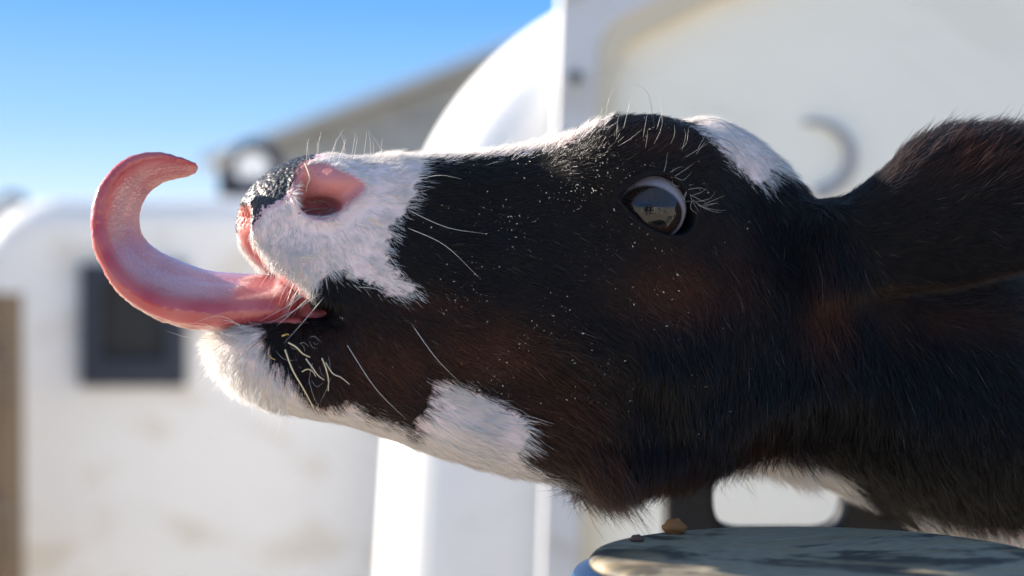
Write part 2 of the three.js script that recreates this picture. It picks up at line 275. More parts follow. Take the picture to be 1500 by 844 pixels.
function sdf(u, v, w0) {
  const w = Math.abs(w0);
  let f = 1;
  if (u < .24) {
    const d2 = samp(fD, u, v), R = samp(fR, u, v);
    let W = samp(fW, u, v);
    let e = Math.max(0, 1 + d2 / R);
    const t = w / W, p = 2.3, q = Math.pow(Math.pow(e, p) + Math.pow(t, p), 1 / p);
    f = (q - 1) * Math.min(R, W);
    // cleft of the upper lip
    const c = sketchCleft(u, v); if (c > 0) f += c * .0115 * Math.exp(-(((w0 - .003) / .0098) ** 2));
    if (u < -.12) f = smax(f, -ell(u, v, w, nosC, [.0105, .0052, .0165]), .003);
    if (u < -.1) f = smin(f, ell(u, v, w, mouthC, [.011, .008, .015]), .003);
    f = smin(f, ell(u, v, w, browC, [.036, .0225, .0225]), .014);
    if (u > -.06 && u < .08) {
      const de = Math.hypot(u - eyeC.x, v - eyeC.y, w - eyeC.z);
      f = smin(f, de - eyeR - .0012, .010);
      const a = samp(fAlm, u, v), lid = Math.exp(-(((a - .0014) / .0014) ** 2)), crease = Math.exp(-(((a - .0055) / .0014) ** 2)) + .7 * Math.exp(-(((a - .0095) / .0016) ** 2));
      if (w > .03) f += (-.0005 * lid + .0005 * crease * (1 + noise(u * 150, v * 150, 3)) * smooth(-.004, .006, v - eyeC.y));
      if (w > .02) f = smax(f, -a, .0008);
    }
    // ear: a curved leaf that leans outward
    const s = u - earU, vE = w0 < 0 ? v + .045 : v, de = samp(fEar, u, vE);
    if (s > -.03 && de < .05) {
      const vm = vE - .042 + .05 * s, wc = .046 + .55 * s - (vm > 0 ? 14 : 9) * vm * vm * smooth(.01, .07, s), th = mix(.015, .0055, smooth(0, .07, s));
      const ee = Math.max(0, 1 + de / .008), tt = Math.abs(w - wc) / th, qq = Math.sqrt(ee * ee + tt * tt);
      f = smin(f, (qq - 1) * Math.min(.008, th), .014);
    }
  }
  if (u > -.05) for (const [a, b, ra, rb] of TRUNK) { if (u < Math.min(a[0], b[0]) - .25) continue; f = smin(f, cap(u, v, a[2] ? w : w0, a, b, ra, rb), a[2] ? .05 : .018); }
  return f;
}
const cl0 = sketch(352, 306), cl1 = sketch(400, 402);
function sketchCleft(u, v) { return smooth(cl0[1] + .004, cl0[1] - .006, v) * smooth(cl1[1] - .006, cl1[1] + .006, v) * smooth(cl1[0] + .012, cl1[0] - .008, u); }

function surfaceNets(f, lo, hi, h) {
  const B = 8, n = [0, 1, 2].map(k => Math.ceil((hi[k] - lo[k]) / h / B) * B + 1), [nx, ny, nz] = n, val = new Float32Array(nx * ny * nz);
  const cx = (nx - 1) / B + 1, cy = (ny - 1) / B + 1, cz = (nz - 1) / B + 1, co = new Float32Array(cx * cy * cz);
  for (let k = 0; k < cz; k++) for (let j = 0; j < cy; j++) for (let i = 0; i < cx; i++) co[(k * cy + j) * cx + i] = f(lo[0] + i * B * h, lo[1] + j * B * h, lo[2] + k * B * h);
  const lim = B * h * 1.7;
  for (let k = 0; k < cz - 1; k++) for (let j = 0; j < cy - 1; j++) for (let i = 0; i < cx - 1; i++) {
    let m = 1e9, sg = 0; for (let q = 0; q < 8; q++) { const x = co[((k + (q >> 2)) * cy + j + ((q >> 1) & 1)) * cx + i + (q & 1)]; m = Math.min(m, Math.abs(x)); sg += Math.sign(x); }
    const skip = m > lim && Math.abs(sg) === 8, c = sg > 0 ? 1 : -1;
    const ei = i === cx - 2 ? B + 1 : B, ej = j === cy - 2 ? B + 1 : B, ek = k === cz - 2 ? B + 1 : B;
    for (let z = 0; z < ek; z++) for (let y = 0; y < ej; y++) for (let x = 0; x < ei; x++) {
      const X = i * B + x, Y = j * B + y, Z = k * B + z;
      val[(Z * ny + Y) * nx + X] = skip ? c : f(lo[0] + X * h, lo[1] + Y * h, lo[2] + Z * h);
    }
  }
  const id = new Int32Array(nx * ny * nz).fill(-1), pos = [], idx = [];
  const at = (x, y, z) => (z * ny + y) * nx + x;
  for (let z = 0; z < nz - 1; z++) for (let y = 0; y < ny - 1; y++) for (let x = 0; x < nx - 1; x++) {
    const o = at(x, y, z); let m = 0;
    const c = [val[o], val[o + 1], val[o + nx], val[o + nx + 1], val[o + nx * ny], val[o + nx * ny + 1], val[o + nx * ny + nx], val[o + nx * ny + nx + 1]];
    for (let q = 0; q < 8; q++) if (c[q] < 0) m |= 1 << q;
    if (m === 0 || m === 255) continue;
    let sx = 0, sy = 0, sz = 0, k = 0;
    for (const [a, b] of EDGES) { if ((c[a] < 0) === (c[b] < 0)) continue; const t = c[a] / (c[a] - c[b]); sx += mix(a & 1, b & 1, t); sy += mix((a >> 1) & 1, (b >> 1) & 1, t); sz += mix(a >> 2, b >> 2, t); k++; }
    id[o] = pos.length / 3; pos.push(lo[0] + (x + sx / k) * h, lo[1] + (y + sy / k) * h, lo[2] + (z + sz / k) * h);
  }
  const quad = (a, b, c, d, flip) => { if (a < 0 || b < 0 || c < 0 || d < 0) return; if (flip) idx.push(a, c, b, a, d, c); else idx.push(a, b, c, a, c, d); };
  for (let z = 1; z < nz - 1; z++) for (let y = 1; y < ny - 1; y++) for (let x = 1; x < nx - 1; x++) {
    const o = at(x, y, z), s = val[o] < 0;
    if (s !== val[o + 1] < 0) quad(id[at(x, y - 1, z - 1)], id[at(x, y, z - 1)], id[o], id[at(x, y - 1, z)], !s);
    if (s !== val[o + nx] < 0) quad(id[at(x - 1, y, z - 1)], id[at(x - 1, y, z)], id[o], id[at(x, y, z - 1)], !s);
    if (s !== val[o + nx * ny] < 0) quad(id[at(x - 1, y - 1, z)], id[at(x, y - 1, z)], id[o], id[at(x - 1, y, z)], !s);
  }
  return { pos, idx };
}
const EDGES = [[0, 1], [2, 3], [4, 5], [6, 7], [0, 2], [1, 3], [4, 6], [5, 7], [0, 4], [1, 5], [2, 6], [3, 7]];
function grad(u, v, w, e = .0008) { const x = sdf(u + e, v, w) - sdf(u - e, v, w), y = sdf(u, v + e, w) - sdf(u, v - e, w), z = sdf(u, v, w + e) - sdf(u, v, w - e), l = Math.hypot(x, y, z) || 1; return [x / l, y / l, z / l]; }

// ---- coat pattern, on the side elevation
const muzzleWhite = [[250, 150], [625, 150], [626, 229], [610, 258], [610, 285], [592, 306], [578, 332], [566, 365], [572, 388], [592, 408], [613, 430], [575, 431], [540, 416], [505, 398], [484, 401], [464, 418], [446, 440], [400, 452], [250, 430]];
const chinWhite = [[230, 440], [372, 452], [386, 470], [380, 496], [408, 536], [443, 577], [463, 597], [492, 595], [508, 589], [532, 611], [556, 613], [584, 624], [604, 640], [617, 606], [634, 582], [631, 559], [653, 559], [693, 571], [725, 583], [766, 612], [774, 638], [756, 670], [790, 695], [834, 716], [900, 728], [880, 780], [600, 760], [400, 680], [230, 580]];
const pollWhite = [[985, 120], [984, 172], [1008, 181], [1038, 203], [1063, 228], [1088, 252], [1108, 268], [1120, 264], [1130, 250], [1152, 252], [1180, 235], [1120, 120]];
const blazeLow = [[600, 229], [700, 231], [770, 226], [805, 221], [832, 211], [858, 197], [880, 186]];
const chestWhite = [[1325, 742], [1380, 764], [1440, 772], [1540, 780], [1540, 850], [1370, 830]];
const throatWhite = [[1085, 668], [1130, 660], [1160, 655], [1195, 665], [1230, 690], [1250, 722], [1200, 760], [1060, 730]];
function whiteness(u, v, w) { // > 0 on white hair, measured in sketch units from the border
  let [x, y] = toSketch(u, v, Math.abs(w));
  const n1 = noise(u * 130, v * 130, w * 130 + 5) * 9 + noise(u * 420, v * 420, w * 420) * 7; x += n1; y += noise(u * 130 + 9, v * 130, w * 130) * 5 + noise(u * 420, v * 420 + 7, w * 420) * 4;
  let s = Math.max(-polyDist(muzzleWhite, x, y), -polyDist(chinWhite, x, y), -polyDist(pollWhite, x, y));
  if (x > 590 && x < 885) { let k = 0; while (k < blazeLow.length - 2 && x > blazeLow[k + 1][0]) k++; const a = blazeLow[k], b = blazeLow[k + 1]; s = Math.max(s, mix(a[1], b[1], clamp((x - a[0]) / (b[0] - a[0]))) - y); }
  if (x >= 600 && x < 1010 && v > .03) s = Math.max(s, (.0165 - Math.abs(w)) * 3000);
  if (u > .03 && w < .03) s = Math.max(s, -polyDist(throatWhite, x, y));
  if (u > .1 && w > -.1) s = Math.max(s, -polyDist(chestWhite, x, y));
  if (u > .24) s = Math.max(s, (noise(u * 3.1, v * 3.3, w * 3 + 2) - .18) * 400);
  return s;
}
// bare skin: nose pad, nostril, cleft, lid margins
const padPoly = [[300, 200], [452, 200], [462, 228], [446, 240], [438, 262], [424, 284], [402, 296], [384, 304], [374, 322], [362, 336], [345, 348], [300, 350]];
const padMask = (u, v, w) => { const [x, y] = toSketch(u, v, Math.max(w, -w)); const lim = smooth(.032, .024, Math.abs(w)); return smooth(-10, 8, -polyDist(padPoly, x, y)) * lim; };
const cleftMask = (u, v, w) => smooth(.0140, .0110, Math.abs(w - .003) - .001 * noise(u * 300, v * 300, 3)) * smooth(0, .6, sketchCleft(u, v));
const mouthIn = (u, v, w) => { const [x, y] = toSketch(u, v, 0); return x < 475 && y > 395 && y < 476 && Math.abs(w) < (x < 440 ? samp(fW, u, v) * .8 : .017) ? 1 : 0; };
function hairless(u, v, w) {
  if (u < -.11) {
    if (padMask(u, v, w) > .45 || cleftMask(u, v, w) > .3 || mouthIn(u, v, w)) return true;
    if (samp(fNos, u, v) < -.0004 && Math.abs(w) > .012) return true;
  }
  if (Math.abs(w) > .03 && samp(fAlm, u, v) < .0014) return true;
  return false;
}
function worley(x, y, z) { let d = 9; const i = Math.floor(x), j = Math.floor(y), k = Math.floor(z); for (let a = -1; a < 2; a++) for (let b = -1; b < 2; b++) for (let c = -1; c < 2; c++) { const X = i + a, Y = j + b, Z = k + c; let h = Math.imul(X, 374761393) ^ Math.imul(Y, 668265263) ^ Math.imul(Z, 1274126177); h = Math.imul(h ^ (h >>> 13), 1274126177); const r = s => ((Math.imul(h ^ (h >>> 15), s) >>> 8) & 1023) / 1023; d = Math.min(d, (x - X - r(73856093)) ** 2 + (y - Y - r(19349663)) ** 2 + (z - Z - r(83492791)) ** 2); } return Math.sqrt(d); }
function brownness(u, v, w) {
  const [x, y] = toSketch(u, v, Math.abs(w)); let b = 0;
  for (const [cx, cy, rx, ry, a] of [[560, 540, 110, 70, .85], [700, 510, 120, 55, .95], [800, 610, 110, 90, .75], [880, 690, 80, 60, .8], [1000, 690, 140, 40, .7], [985, 425, 95, 50, 1], [1075, 400, 50, 70, .5], [1205, 450, 45, 60, 1], [1420, 245, 120, 35, .55], [1400, 465, 130, 30, .45], [960, 205, 80, 22, .5], [620, 445, 80, 25, .6], [1120, 640, 60, 40, .6]]) b = Math.max(b, a * Math.exp(-(((x - cx) / rx) ** 2 + ((y - cy) / ry) ** 2)));
  return b * (1 + .4 * noise(u * 60, v * 60, w * 60));
}
function skinColor(u, v, w, out) {
  const wh = whiteness(u, v, w); let r, g, b;
  const n = noise(u * 220, v * 220, w * 220);
  if (wh > 0) { r = .80 + .05 * n; g = .63 + .05 * n; b = .61 + .05 * n; } else { const k = brownness(u, v, w); r = mix(.010, .03, k); g = mix(.009, .013, k); b = mix(.010, .008, k); }
  if (u < -.11) {
    const pad = padMask(u, v, w);
    if (pad > .02) {
      r = .60; g = .40; b = .42;
      const d = worley(u * 720, v * 720, w * 720), d2 = worley(u * 420 + 3, v * 420, w * 420), k = smooth(.16 + .75 * pad, .06 + .62 * pad, Math.min(d, d2 * 1.1)) * smooth(.02, .2, pad);
      r = mix(r, .011, k); g = mix(g, .012, k); b = mix(b, .015, k);
    }
    const nd = samp(fNos, u, v);
    if (nd < .004 && Math.abs(w) > .004) { const k = smooth(.004, 0, nd); r = mix(r, .56, k); g = mix(g, .20, k); b = mix(b, .19, k); const d = worley(u * 300, v * 300, w * 300); if (d < .085) { r = .06; g = .04; b = .05; } }
    const c = cleftMask(u, v, w); r = mix(r, .58, c); g = mix(g, .20, c); b = mix(b, .17, c);
    if (mouthIn(u, v, w)) { r = .42; g = .12; b = .11; }
  }
  if (Math.abs(w) > .03) { const a = samp(fAlm, u, v), k = smooth(.0045, .003, a); r = mix(r, .012, k); g = mix(g, .011, k); b = mix(b, .013, k); }
  out[0] = Math.max(0, r); out[1] = Math.max(0, g); out[2] = Math.max(0, b);
}
const HEAD = { lo: [-.232, -.138, -.125], hi: [.235, .1, .175] };
let { pos, idx } = surfaceNets(sdf, HEAD.lo, HEAD.hi, .0017);
{ // finer triangles on the bare muzzle
  const split = test => { const mid = new Map(), out = []; const m = (a, b) => { const k = a < b ? a * 4e6 + b : b * 4e6 + a; let r = mid.get(k); if (r === undefined) { r = pos.length / 3; for (let c = 0; c < 3; c++) pos.push((pos[a * 3 + c] + pos[b * 3 + c]) / 2); mid.set(k, r); } return r; };
    for (let i = 0; i < idx.length; i += 3) { const [a, b, c] = [idx[i], idx[i + 1], idx[i + 2]]; if (!test(pos[a * 3], pos[a * 3 + 1], pos[a * 3 + 2])) { out.push(a, b, c); continue; } const x = m(a, b), y = m(b, c), z = m(c, a); out.push(a, x, z, x, b, y, z, y, c, x, y, z); } idx = out; };
  const bare = (u, v, w) => u < -.11 && v > -.02 && (padMask(u, v, w) > .03 || (samp(fNos, u, v) < .004 && Math.abs(w) > .008));
  split(bare); split(bare);
}
const headVerts = pos.length / 3;
const low = surfaceNets(sdf, [.222, -1.16, -.30], [1.3, .1, .30], .011);
const headTris = idx.length / 3;
for (const x of low.idx) idx.push(x + headVerts);
for (const x of low.pos) pos.push(x);
const nrm = new Float32Array(pos.length), colr = new Float32Array(pos.length), P = Float32Array.from(pos);
{
  const c = [0, 0, 0];
  for (let i = 0; i < P.length; i += 3) {
    let [u, v, w] = [P[i], P[i + 1], P[i + 2]]; const g = grad(u, v, w, i < headVerts * 3 ? .0008 : .004);
    skinColor(u, v, w, c); if (v < -1.085) { c[0] = .05; c[1] = .04; c[2] = .035; }
    colr.set(c, i);
    if (u < -.11 && i < headVerts * 3) { const pad = padMask(u, v, w); if (pad > .3) { const k = (pad - .3) * (.0009 * (.35 - worley(u * 420 + 3, v * 420, w * 420)) + .0004 * noise(u * 900, v * 900, w * 900)); P[i] += g[0] * k; P[i + 1] += g[1] * k; P[i + 2] += g[2] * k; } }
    nrm.set(g, i);
  }
}
const bodyGeo = new THREE.BufferGeometry();
bodyGeo.setAttribute('position', new THREE.BufferAttribute(P, 3)); bodyGeo.setIndex(idx); bodyGeo.computeVertexNormals();
{ const a = bodyGeo.attributes.normal; for (let i = 0; i < P.length / 3; i++) if (!(P[i * 3] < -.11)) a.setXYZ(i, nrm[i * 3], nrm[i * 3 + 1], nrm[i * 3 + 2]); }
bodyGeo.setAttribute('color', new THREE.BufferAttribute(colr, 3));

const calf = new THREE.Group();
const inHead = o => { o.rotation.y = YAW; o.position.copy(P0).sub(calf.position); return o; };
calf.position.set(.9, 0, -.3);
{ // bare, wet skin (nose pad, nostril, lip cleft, mouth) is glossier than the skin under the coat
  const dry = [], wet = [];
  for (let i = 0; i < idx.length; i += 3) { const a = idx[i] * 3, u = P[a], v = P[a + 1], w = P[a + 2], isWet = u < -.11 && (padMask(u, v, w) > .25 || cleftMask(u, v, w) > .3 || mouthIn(u, v, w) || (samp(fNos, u, v) < .002 && Math.abs(w) > .008)); (isWet ? wet : dry).push(idx[i], idx[i + 1], idx[i + 2]); }
  bodyGeo.setIndex([...dry, ...wet].length ? new THREE.BufferAttribute(Uint32Array.from(dry.concat(wet)), 1) : null);
  bodyGeo.addGroup(0, dry.length, 0); bodyGeo.addGroup(dry.length, wet.length, 1);
}
inHead(mesh('body', bodyGeo, [std(1, 1, 1, .72, { kind: 'MeshPhysicalMaterial', specularIntensity: .12, vertexColors: true }), std(1, 1, 1, .46, { vertexColors: true })], calf));
top(calf, 'calf', 'black and white calf stretching its head up with its tongue curled out', 'calf');

// ---- coat: short tufts of hair, combed along a flow drawn on the side elevation
const flowK = kern([[450, 350, 40, .1, 1], [400, 400, 40, -.15, 1], [430, 430, 40, -.35, .9], [470, 250, 40, .6, -.5], [520, 340, 40, .75, .65], [560, 400, 40, .85, .6], [600, 300, 40, 1, .35], [560, 225, 40, 1, -.15], [310, 520, 40, -.8, .6], [330, 480, 40, -.7, -.1], [340, 560, 40, -.35, .95], [380, 590, 40, -.05, 1], [430, 600, 40, .35, .9], [440, 530, 40, .1, 1], [420, 470, 40, -.3, -.6], [540, 520, 40, .6, .6], [580, 580, 40, .75, .55], [600, 640, 40, .9, .45], [700, 620, 40, .92, .42], [720, 690, 40, .9, .42], [800, 550, 40, .85, .55], [780, 690, 40, .9, .5], [850, 650, 40, .72, .75], [885, 705, 40, .08, 1], [950, 670, 40, -.22, 1], [1000, 550, 40, .06, 1], [1050, 690, 40, -.25, 1], [1100, 600, 40, -.1, 1], [1050, 450, 40, .2, 1], [700, 350, 40, 1, .3], [700, 450, 40, .9, .5], [850, 380, 40, .85, .55], [850, 280, 40, .95, .2], [800, 240, 40, 1, .05], [870, 220, 40, .8, -.4], [950, 205, 40, .5, -.7], [1040, 230, 40, .8, .2], [1060, 290, 40, .6, .8], [1120, 350, 40, .15, 1], [960, 400, 40, .7, .8], [1180, 400, 40, .1, 1], [1130, 240, 40, .6, .8], [1300, 350, 60, 1, -.1], [1300, 260, 60, .9, -.5], [1400, 200, 60, .9, -.45], [1400, 400, 60, 1, .1], [1350, 550, 60, .35, .95], [1250, 600, 60, .1, 1], [750, 205, 20, 1, -.05], [1450, 700, 60, .4, .9], [1200, 690, 30, .5, .8]].map(p => p), .018);
const fFu = new Float32Array(G.nu * G.nv), fFv = new Float32Array(G.nu * G.nv);
for (let j = 0; j < G.nv; j += 1) for (let i = 0; i < G.nu; i += 1) { if ((i | j) & 3) continue; const r = flowK(G.u0 + i * G.h, G.v0 + j * G.h); for (let b = 0; b < 4; b++) for (let a = 0; a < 4; a++) { const o = (j + b) * G.nu + i + a; if (i + a < G.nu && j + b < G.nv) { fFu[o] = r[1]; fFv[o] = -r[2]; } } }
const lenK = kern([[450, 350, 40, 5.5], [420, 420, 40, 9], [560, 340, 40, 6.5], [600, 228, 40, 8], [320, 530, 40, 11], [400, 600, 40, 9], [420, 470, 40, 7], [600, 560, 40, 9], [700, 400, 40, 9], [700, 620, 40, 10], [760, 650, 40, 13], [850, 600, 40, 14], [885, 705, 40, 30], [950, 690, 40, 19], [1050, 680, 40, 19], [1000, 550, 40, 17], [1050, 450, 40, 13], [800, 300, 40, 8], [930, 220, 40, 8], [965, 370, 40, 6], [1050, 260, 40, 8], [1120, 300, 40, 15], [1060, 190, 40, 9], [1150, 400, 40, 17], [1180, 600, 40, 20], [1300, 340, 60, 9], [1400, 200, 60, 17], [1500, 180, 60, 18], [1400, 400, 60, 11], [1350, 600, 60, 20], [1000, 410, 40, 10]], .02);
const fLen = new Float32Array(G.nu * G.nv);
for (let j = 0; j < G.nv; j++) for (let i = 0; i < G.nu; i++) { if ((i | j) & 3) continue; const r = lenK(G.u0 + i * G.h, G.v0 + j * G.h)[1] / 1000; for (let b = 0; b < 4; b++) for (let a = 0; a < 4; a++) if (i + a < G.nu && j + b < G.nv) fLen[(j + b) * G.nu + i + a] = r; }

const darkHair = std(1, 1, 1, .28, { kind: 'MeshPhysicalMaterial', specularIntensity: .62, vertexColors: true });
const whiteHair = std(1, 1, 1, .5, { kind: 'MeshPhysicalMaterial', transmission: .3, thickness: 0, specularIntensity: .6, vertexColors: true });
function growFur(from, to, count, sc) {
  const nT = to - from, cum = new Float64Array(nT); let acc = 0;
  for (let t = 0; t < nT; t++) {
    const i = (from + t) * 3, a = idx[i] * 3, b = idx[i + 1] * 3, c = idx[i + 2] * 3;
    const e1 = [P[b] - P[a], P[b + 1] - P[a + 1], P[b + 2] - P[a + 2]], e2 = [P[c] - P[a], P[c + 1] - P[a + 1], P[c + 2] - P[a + 2]];
    const area = Math.hypot(e1[1] * e2[2] - e1[2] * e2[1], e1[2] * e2[0] - e1[0] * e2[2], e1[0] * e2[1] - e1[1] * e2[0]);
    const w = P[a + 2]; acc += area * (sc > 1 ? 1 : w < -.015 ? .14 : 1) * (sc > 1 || P[a] < .19 ? 1 : .3) * (P[a] < -.1 ? 1.7 : 1); cum[t] = acc;
  }
  const B = { d: { p: [], n: [], c: [], i: [] }, w: { p: [], n: [], c: [], i: [] } };
  for (let k = 0; k < count; k++) {
    const x = rnd() * acc; let lo = 0, hi = nT - 1; while (lo < hi) { const m = (lo + hi) >> 1; if (cum[m] < x) lo = m + 1; else hi = m; }
    const i = (from + lo) * 3; let r1 = rnd(), r2 = rnd(); if (r1 + r2 > 1) { r1 = 1 - r1; r2 = 1 - r2; }
    const A = idx[i] * 3, Bv = idx[i + 1] * 3, C = idx[i + 2] * 3, q = c => P[A + c] + (P[Bv + c] - P[A + c]) * r1 + (P[C + c] - P[A + c]) * r2, m = c => nrm[A + c] + (nrm[Bv + c] - nrm[A + c]) * r1 + (nrm[C + c] - nrm[A + c]) * r2;
    const u = q(0), v = q(1), w = q(2);
    if (hairless(u, v, w) || v < -1.06) continue;
    let nx = m(0), ny = m(1), nz = m(2); const nl = Math.hypot(nx, ny, nz); nx /= nl; ny /= nl; nz /= nl;
    let fu = u > .22 ? .5 : samp(fFu, u, v), fv = u > .22 ? -.85 : samp(fFv, u, v);
    const cn = noise(u * 55, v * 55, w * 55 + 20), cn2 = noise(u * 190, v * 190, w * 190 + 50), ang = .34 * cn + .42 * cn2 + gauss() * .11, ca = Math.cos(ang), sa = Math.sin(ang);
    [fu, fv] = [fu * ca - fv * sa, fu * sa + fv * ca];
    let dx = fu, dy = fv, dz = 0; const dn = dx * nx + dy * ny; dx -= nx * dn; dy -= ny * dn; dz -= nz * dn;
    let dl = Math.hypot(dx, dy, dz); if (dl < .05) { dx = .3; dy = -.3; dz = 0; dl = Math.hypot(dx, dy); } dx /= dl; dy /= dl; dz /= dl;
    const wh = whiteness(u, v, w) + gauss() * 6, white = wh > 0;
    const [X, Y] = toSketch(u, v, Math.abs(w));
    const chin = Math.exp(-(((X - 330) / 60) ** 2 + ((Y - 530) / 60) ** 2)), lip = Math.exp(-(((X - 420) / 50) ** 2 + ((Y - 395) / 50) ** 2)), jawB = X > 840 && X < 1180 && Y > 640 ? .3 : 0, blz = Y < 235 && X > 540 && X < 900 ? .2 : 0;
    const lift = (.22 + .5 * chin + .35 * lip + jawB + blz) * (1 + .35 * gauss()) + .12 * cn2;
    const cl = Math.cos(lift), sl = Math.sin(lift), hx = dx * cl + nx * sl, hy = dy * cl + ny * sl, hz = dz * cl + nz * sl;
    let sx = hy * nz - hz * ny, sy = hz * nx - hx * nz, sz = hx * ny - hy * nx; const sn = Math.hypot(sx, sy, sz) || 1; sx /= sn; sy /= sn; sz /= sn;
    const zx = sy * hz - sz * hy, zy = sz * hx - sx * hz, zz = sx * hy - sy * hx;
    const L = (u > .22 ? .022 : samp(fLen, u, v)) * (.5 + .6 * rnd()) * (1 + .3 * cn2), r = (white ? .00009 : .000095) * (.75 + .5 * rnd()) * sc * (L > .013 ? 1.2 : 1);
    let c0, c1, c2; const j = .65 + .7 * rnd();
    if (white) { const t = .9 + .12 * rnd(); c0 = .95 * t; c1 = .915 * t; c2 = .885 * t; if (rnd() < .03) { c0 *= .8; c1 *= .68; c2 *= .6; } }
    else { const b = clamp(brownness(u, v, w) + .14 * gauss()); c0 = mix(.0036, .074, Math.pow(b, 1.3)) * j; c1 = mix(.0034, .0225, Math.pow(b, 1.3)) * j; c2 = mix(.0041, .0092, Math.pow(b, 1.3)) * j; if (rnd() < .006) { c0 += .12; c1 += .1; c2 += .08; } if (u > .09 && u < .22 && w > .05 && v > .045 && samp(fEar, u, v) > -.009 && samp(fEar, u, v) < .004) { const k = .4 + .6 * rnd(); c0 += .06 * k; c1 += .046 * k; c2 += .042 * k; } else if (u > .08 && u < .22 && w > .05 && v < .01 && samp(fEar, u, v) > -.005 && samp(fEar, u, v) < .004) { const k = rnd(); c0 += .05 * k; c1 += .028 * k; c2 += .02 * k; } }
    const S = L > .012 ? 3 : 2, o = white ? B.w : B.d, base = o.p.length / 3, sway = gauss() * .10 * L, bend = (.05 + .12 * rnd()) * L;
    const ox = u - nx * .0005, oy = v - ny * .0005, oz = w - nz * .0005;
    for (let s = 0; s <= S; s++) {
      const t = s / S, a = sway * t * t, b = bend * (t - 1.7 * t * t), px = ox + hx * L * t + sx * a + zx * b, py = oy + hy * L * t + sy * a + zy * b, pz = oz + hz * L * t + sz * a + zz * b, rr = r * (1 - .35 * t);
      const ring = s === S ? 1 : 3;
      for (let g = 0; g < ring; g++) {
        const th = g * 2.0944 + .52, ct = Math.cos(th), st = Math.sin(th), ax = sx * ct + zx * st, ay = sy * ct + zy * st, az = sz * ct + zz * st;
        if (ring === 1) { o.p.push(px, py, pz); o.n.push(zx, zy, zz); } else { o.p.push(px + ax * rr, py + ay * rr, pz + az * rr); o.n.push(ax, ay, az); }
        o.c.push(c0, c1, c2);
      }
    }
    for (let s = 0; s < S - 1; s++) for (let g = 0; g < 3; g++) { const a = base + s * 3 + g, b = base + s * 3 + (g + 1) % 3; o.i.push(a, a + 3, b, b, a + 3, b + 3); }
    for (let g = 0; g < 3; g++) o.i.push(base + (S - 1) * 3 + g, base + S * 3, base + (S - 1) * 3 + (g + 1) % 3);
  }
  for (const [o, mat, nm] of [[B.d, darkHair, 'dark_fur'], [B.w, whiteHair, 'white_fur']]) {
    const g = new THREE.BufferGeometry(); g.setAttribute('position', new THREE.BufferAttribute(Float32Array.from(o.p), 3)); g.setAttribute('normal', new THREE.BufferAttribute(Float32Array.from(o.n), 3)); g.setAttribute('color', new THREE.BufferAttribute(Float32Array.from(o.c), 3)); g.setIndex(new THREE.BufferAttribute(Uint32Array.from(o.i), 1));
    inHead(mesh(nm, g, mat, calf)).userData.kind = 'stuff'; tri += o.i.length / 3;
  }
}
let tri = idx.length / 3;
growFur(0, headTris, 228000, 1);
growFur(headTris, idx.length / 3, 14000, 3);
console.log('triangles body', idx.length / 3, 'with fur', tri);

// ---- eyes
{
  const g = new THREE.SphereGeometry(eyeR, 160, 120), p = g.attributes.position, col = new Float32Array(p.count * 3);
  const axis = V(-.27, -.24, 1).normalize(), ax = V(1, -.28, 0).addScaledVector(axis, 0); ax.addScaledVector(axis, -ax.dot(axis)).normalize(); const ay = axis.clone().cross(ax);
  for (let i = 0; i < p.count; i++) {
    const q = V(p.getX(i), p.getY(i), p.getZ(i)).divideScalar(eyeR), x = q.dot(ax) / .84, y = q.dot(ay) / .70, r = q.dot(axis) > 0 ? Math.hypot(x, y) : 2, n = noise(q.x * 9, q.y * 9, q.z * 9);
    const pup = Math.hypot(q.dot(ax) / .46, q.dot(ay) / .24);
    let c = [.30 + .05 * n, .29 + .04 * n, .34 + .04 * n];
    const k = smooth(1.06, .95, r), a = Math.atan2(y, x); const ir = [.022 + .012 * noise(a * 9, r * 2, 1), .014 + .006 * noise(a * 9, r * 2, 1), .012]; c = c.map((z, m) => mix(z, ir[m], k));
    const kp = smooth(1.05, .92, pup); if (q.dot(axis) > 0) c = c.map(z => mix(z, .004, kp));
    col.set(c, i * 3);
    const bulge = 1 + .05 * smooth(1.15, .2, r); p.setXYZ(i, q.x * eyeR * bulge, q.y * eyeR * bulge, q.z * eyeR * bulge);
  }
  g.setAttribute('color', new THREE.BufferAttribute(col, 3)); g.computeVertexNormals();
  const m = std(1, 1, 1, .5, { kind: 'MeshPhysicalMaterial', specularIntensity: 0, vertexColors: true, clearcoat: 1, clearcoatRoughness: .0 });
  for (const s of [1, -1]) { const e = inHead(mesh('eye', g, m, calf)); const o = V(eyeC.x, eyeC.y, s * eyeC.z).applyAxisAngle(V(0, 1, 0), YAW); e.position.add(o); if (s < 0) e.scale.z = -1; }
}

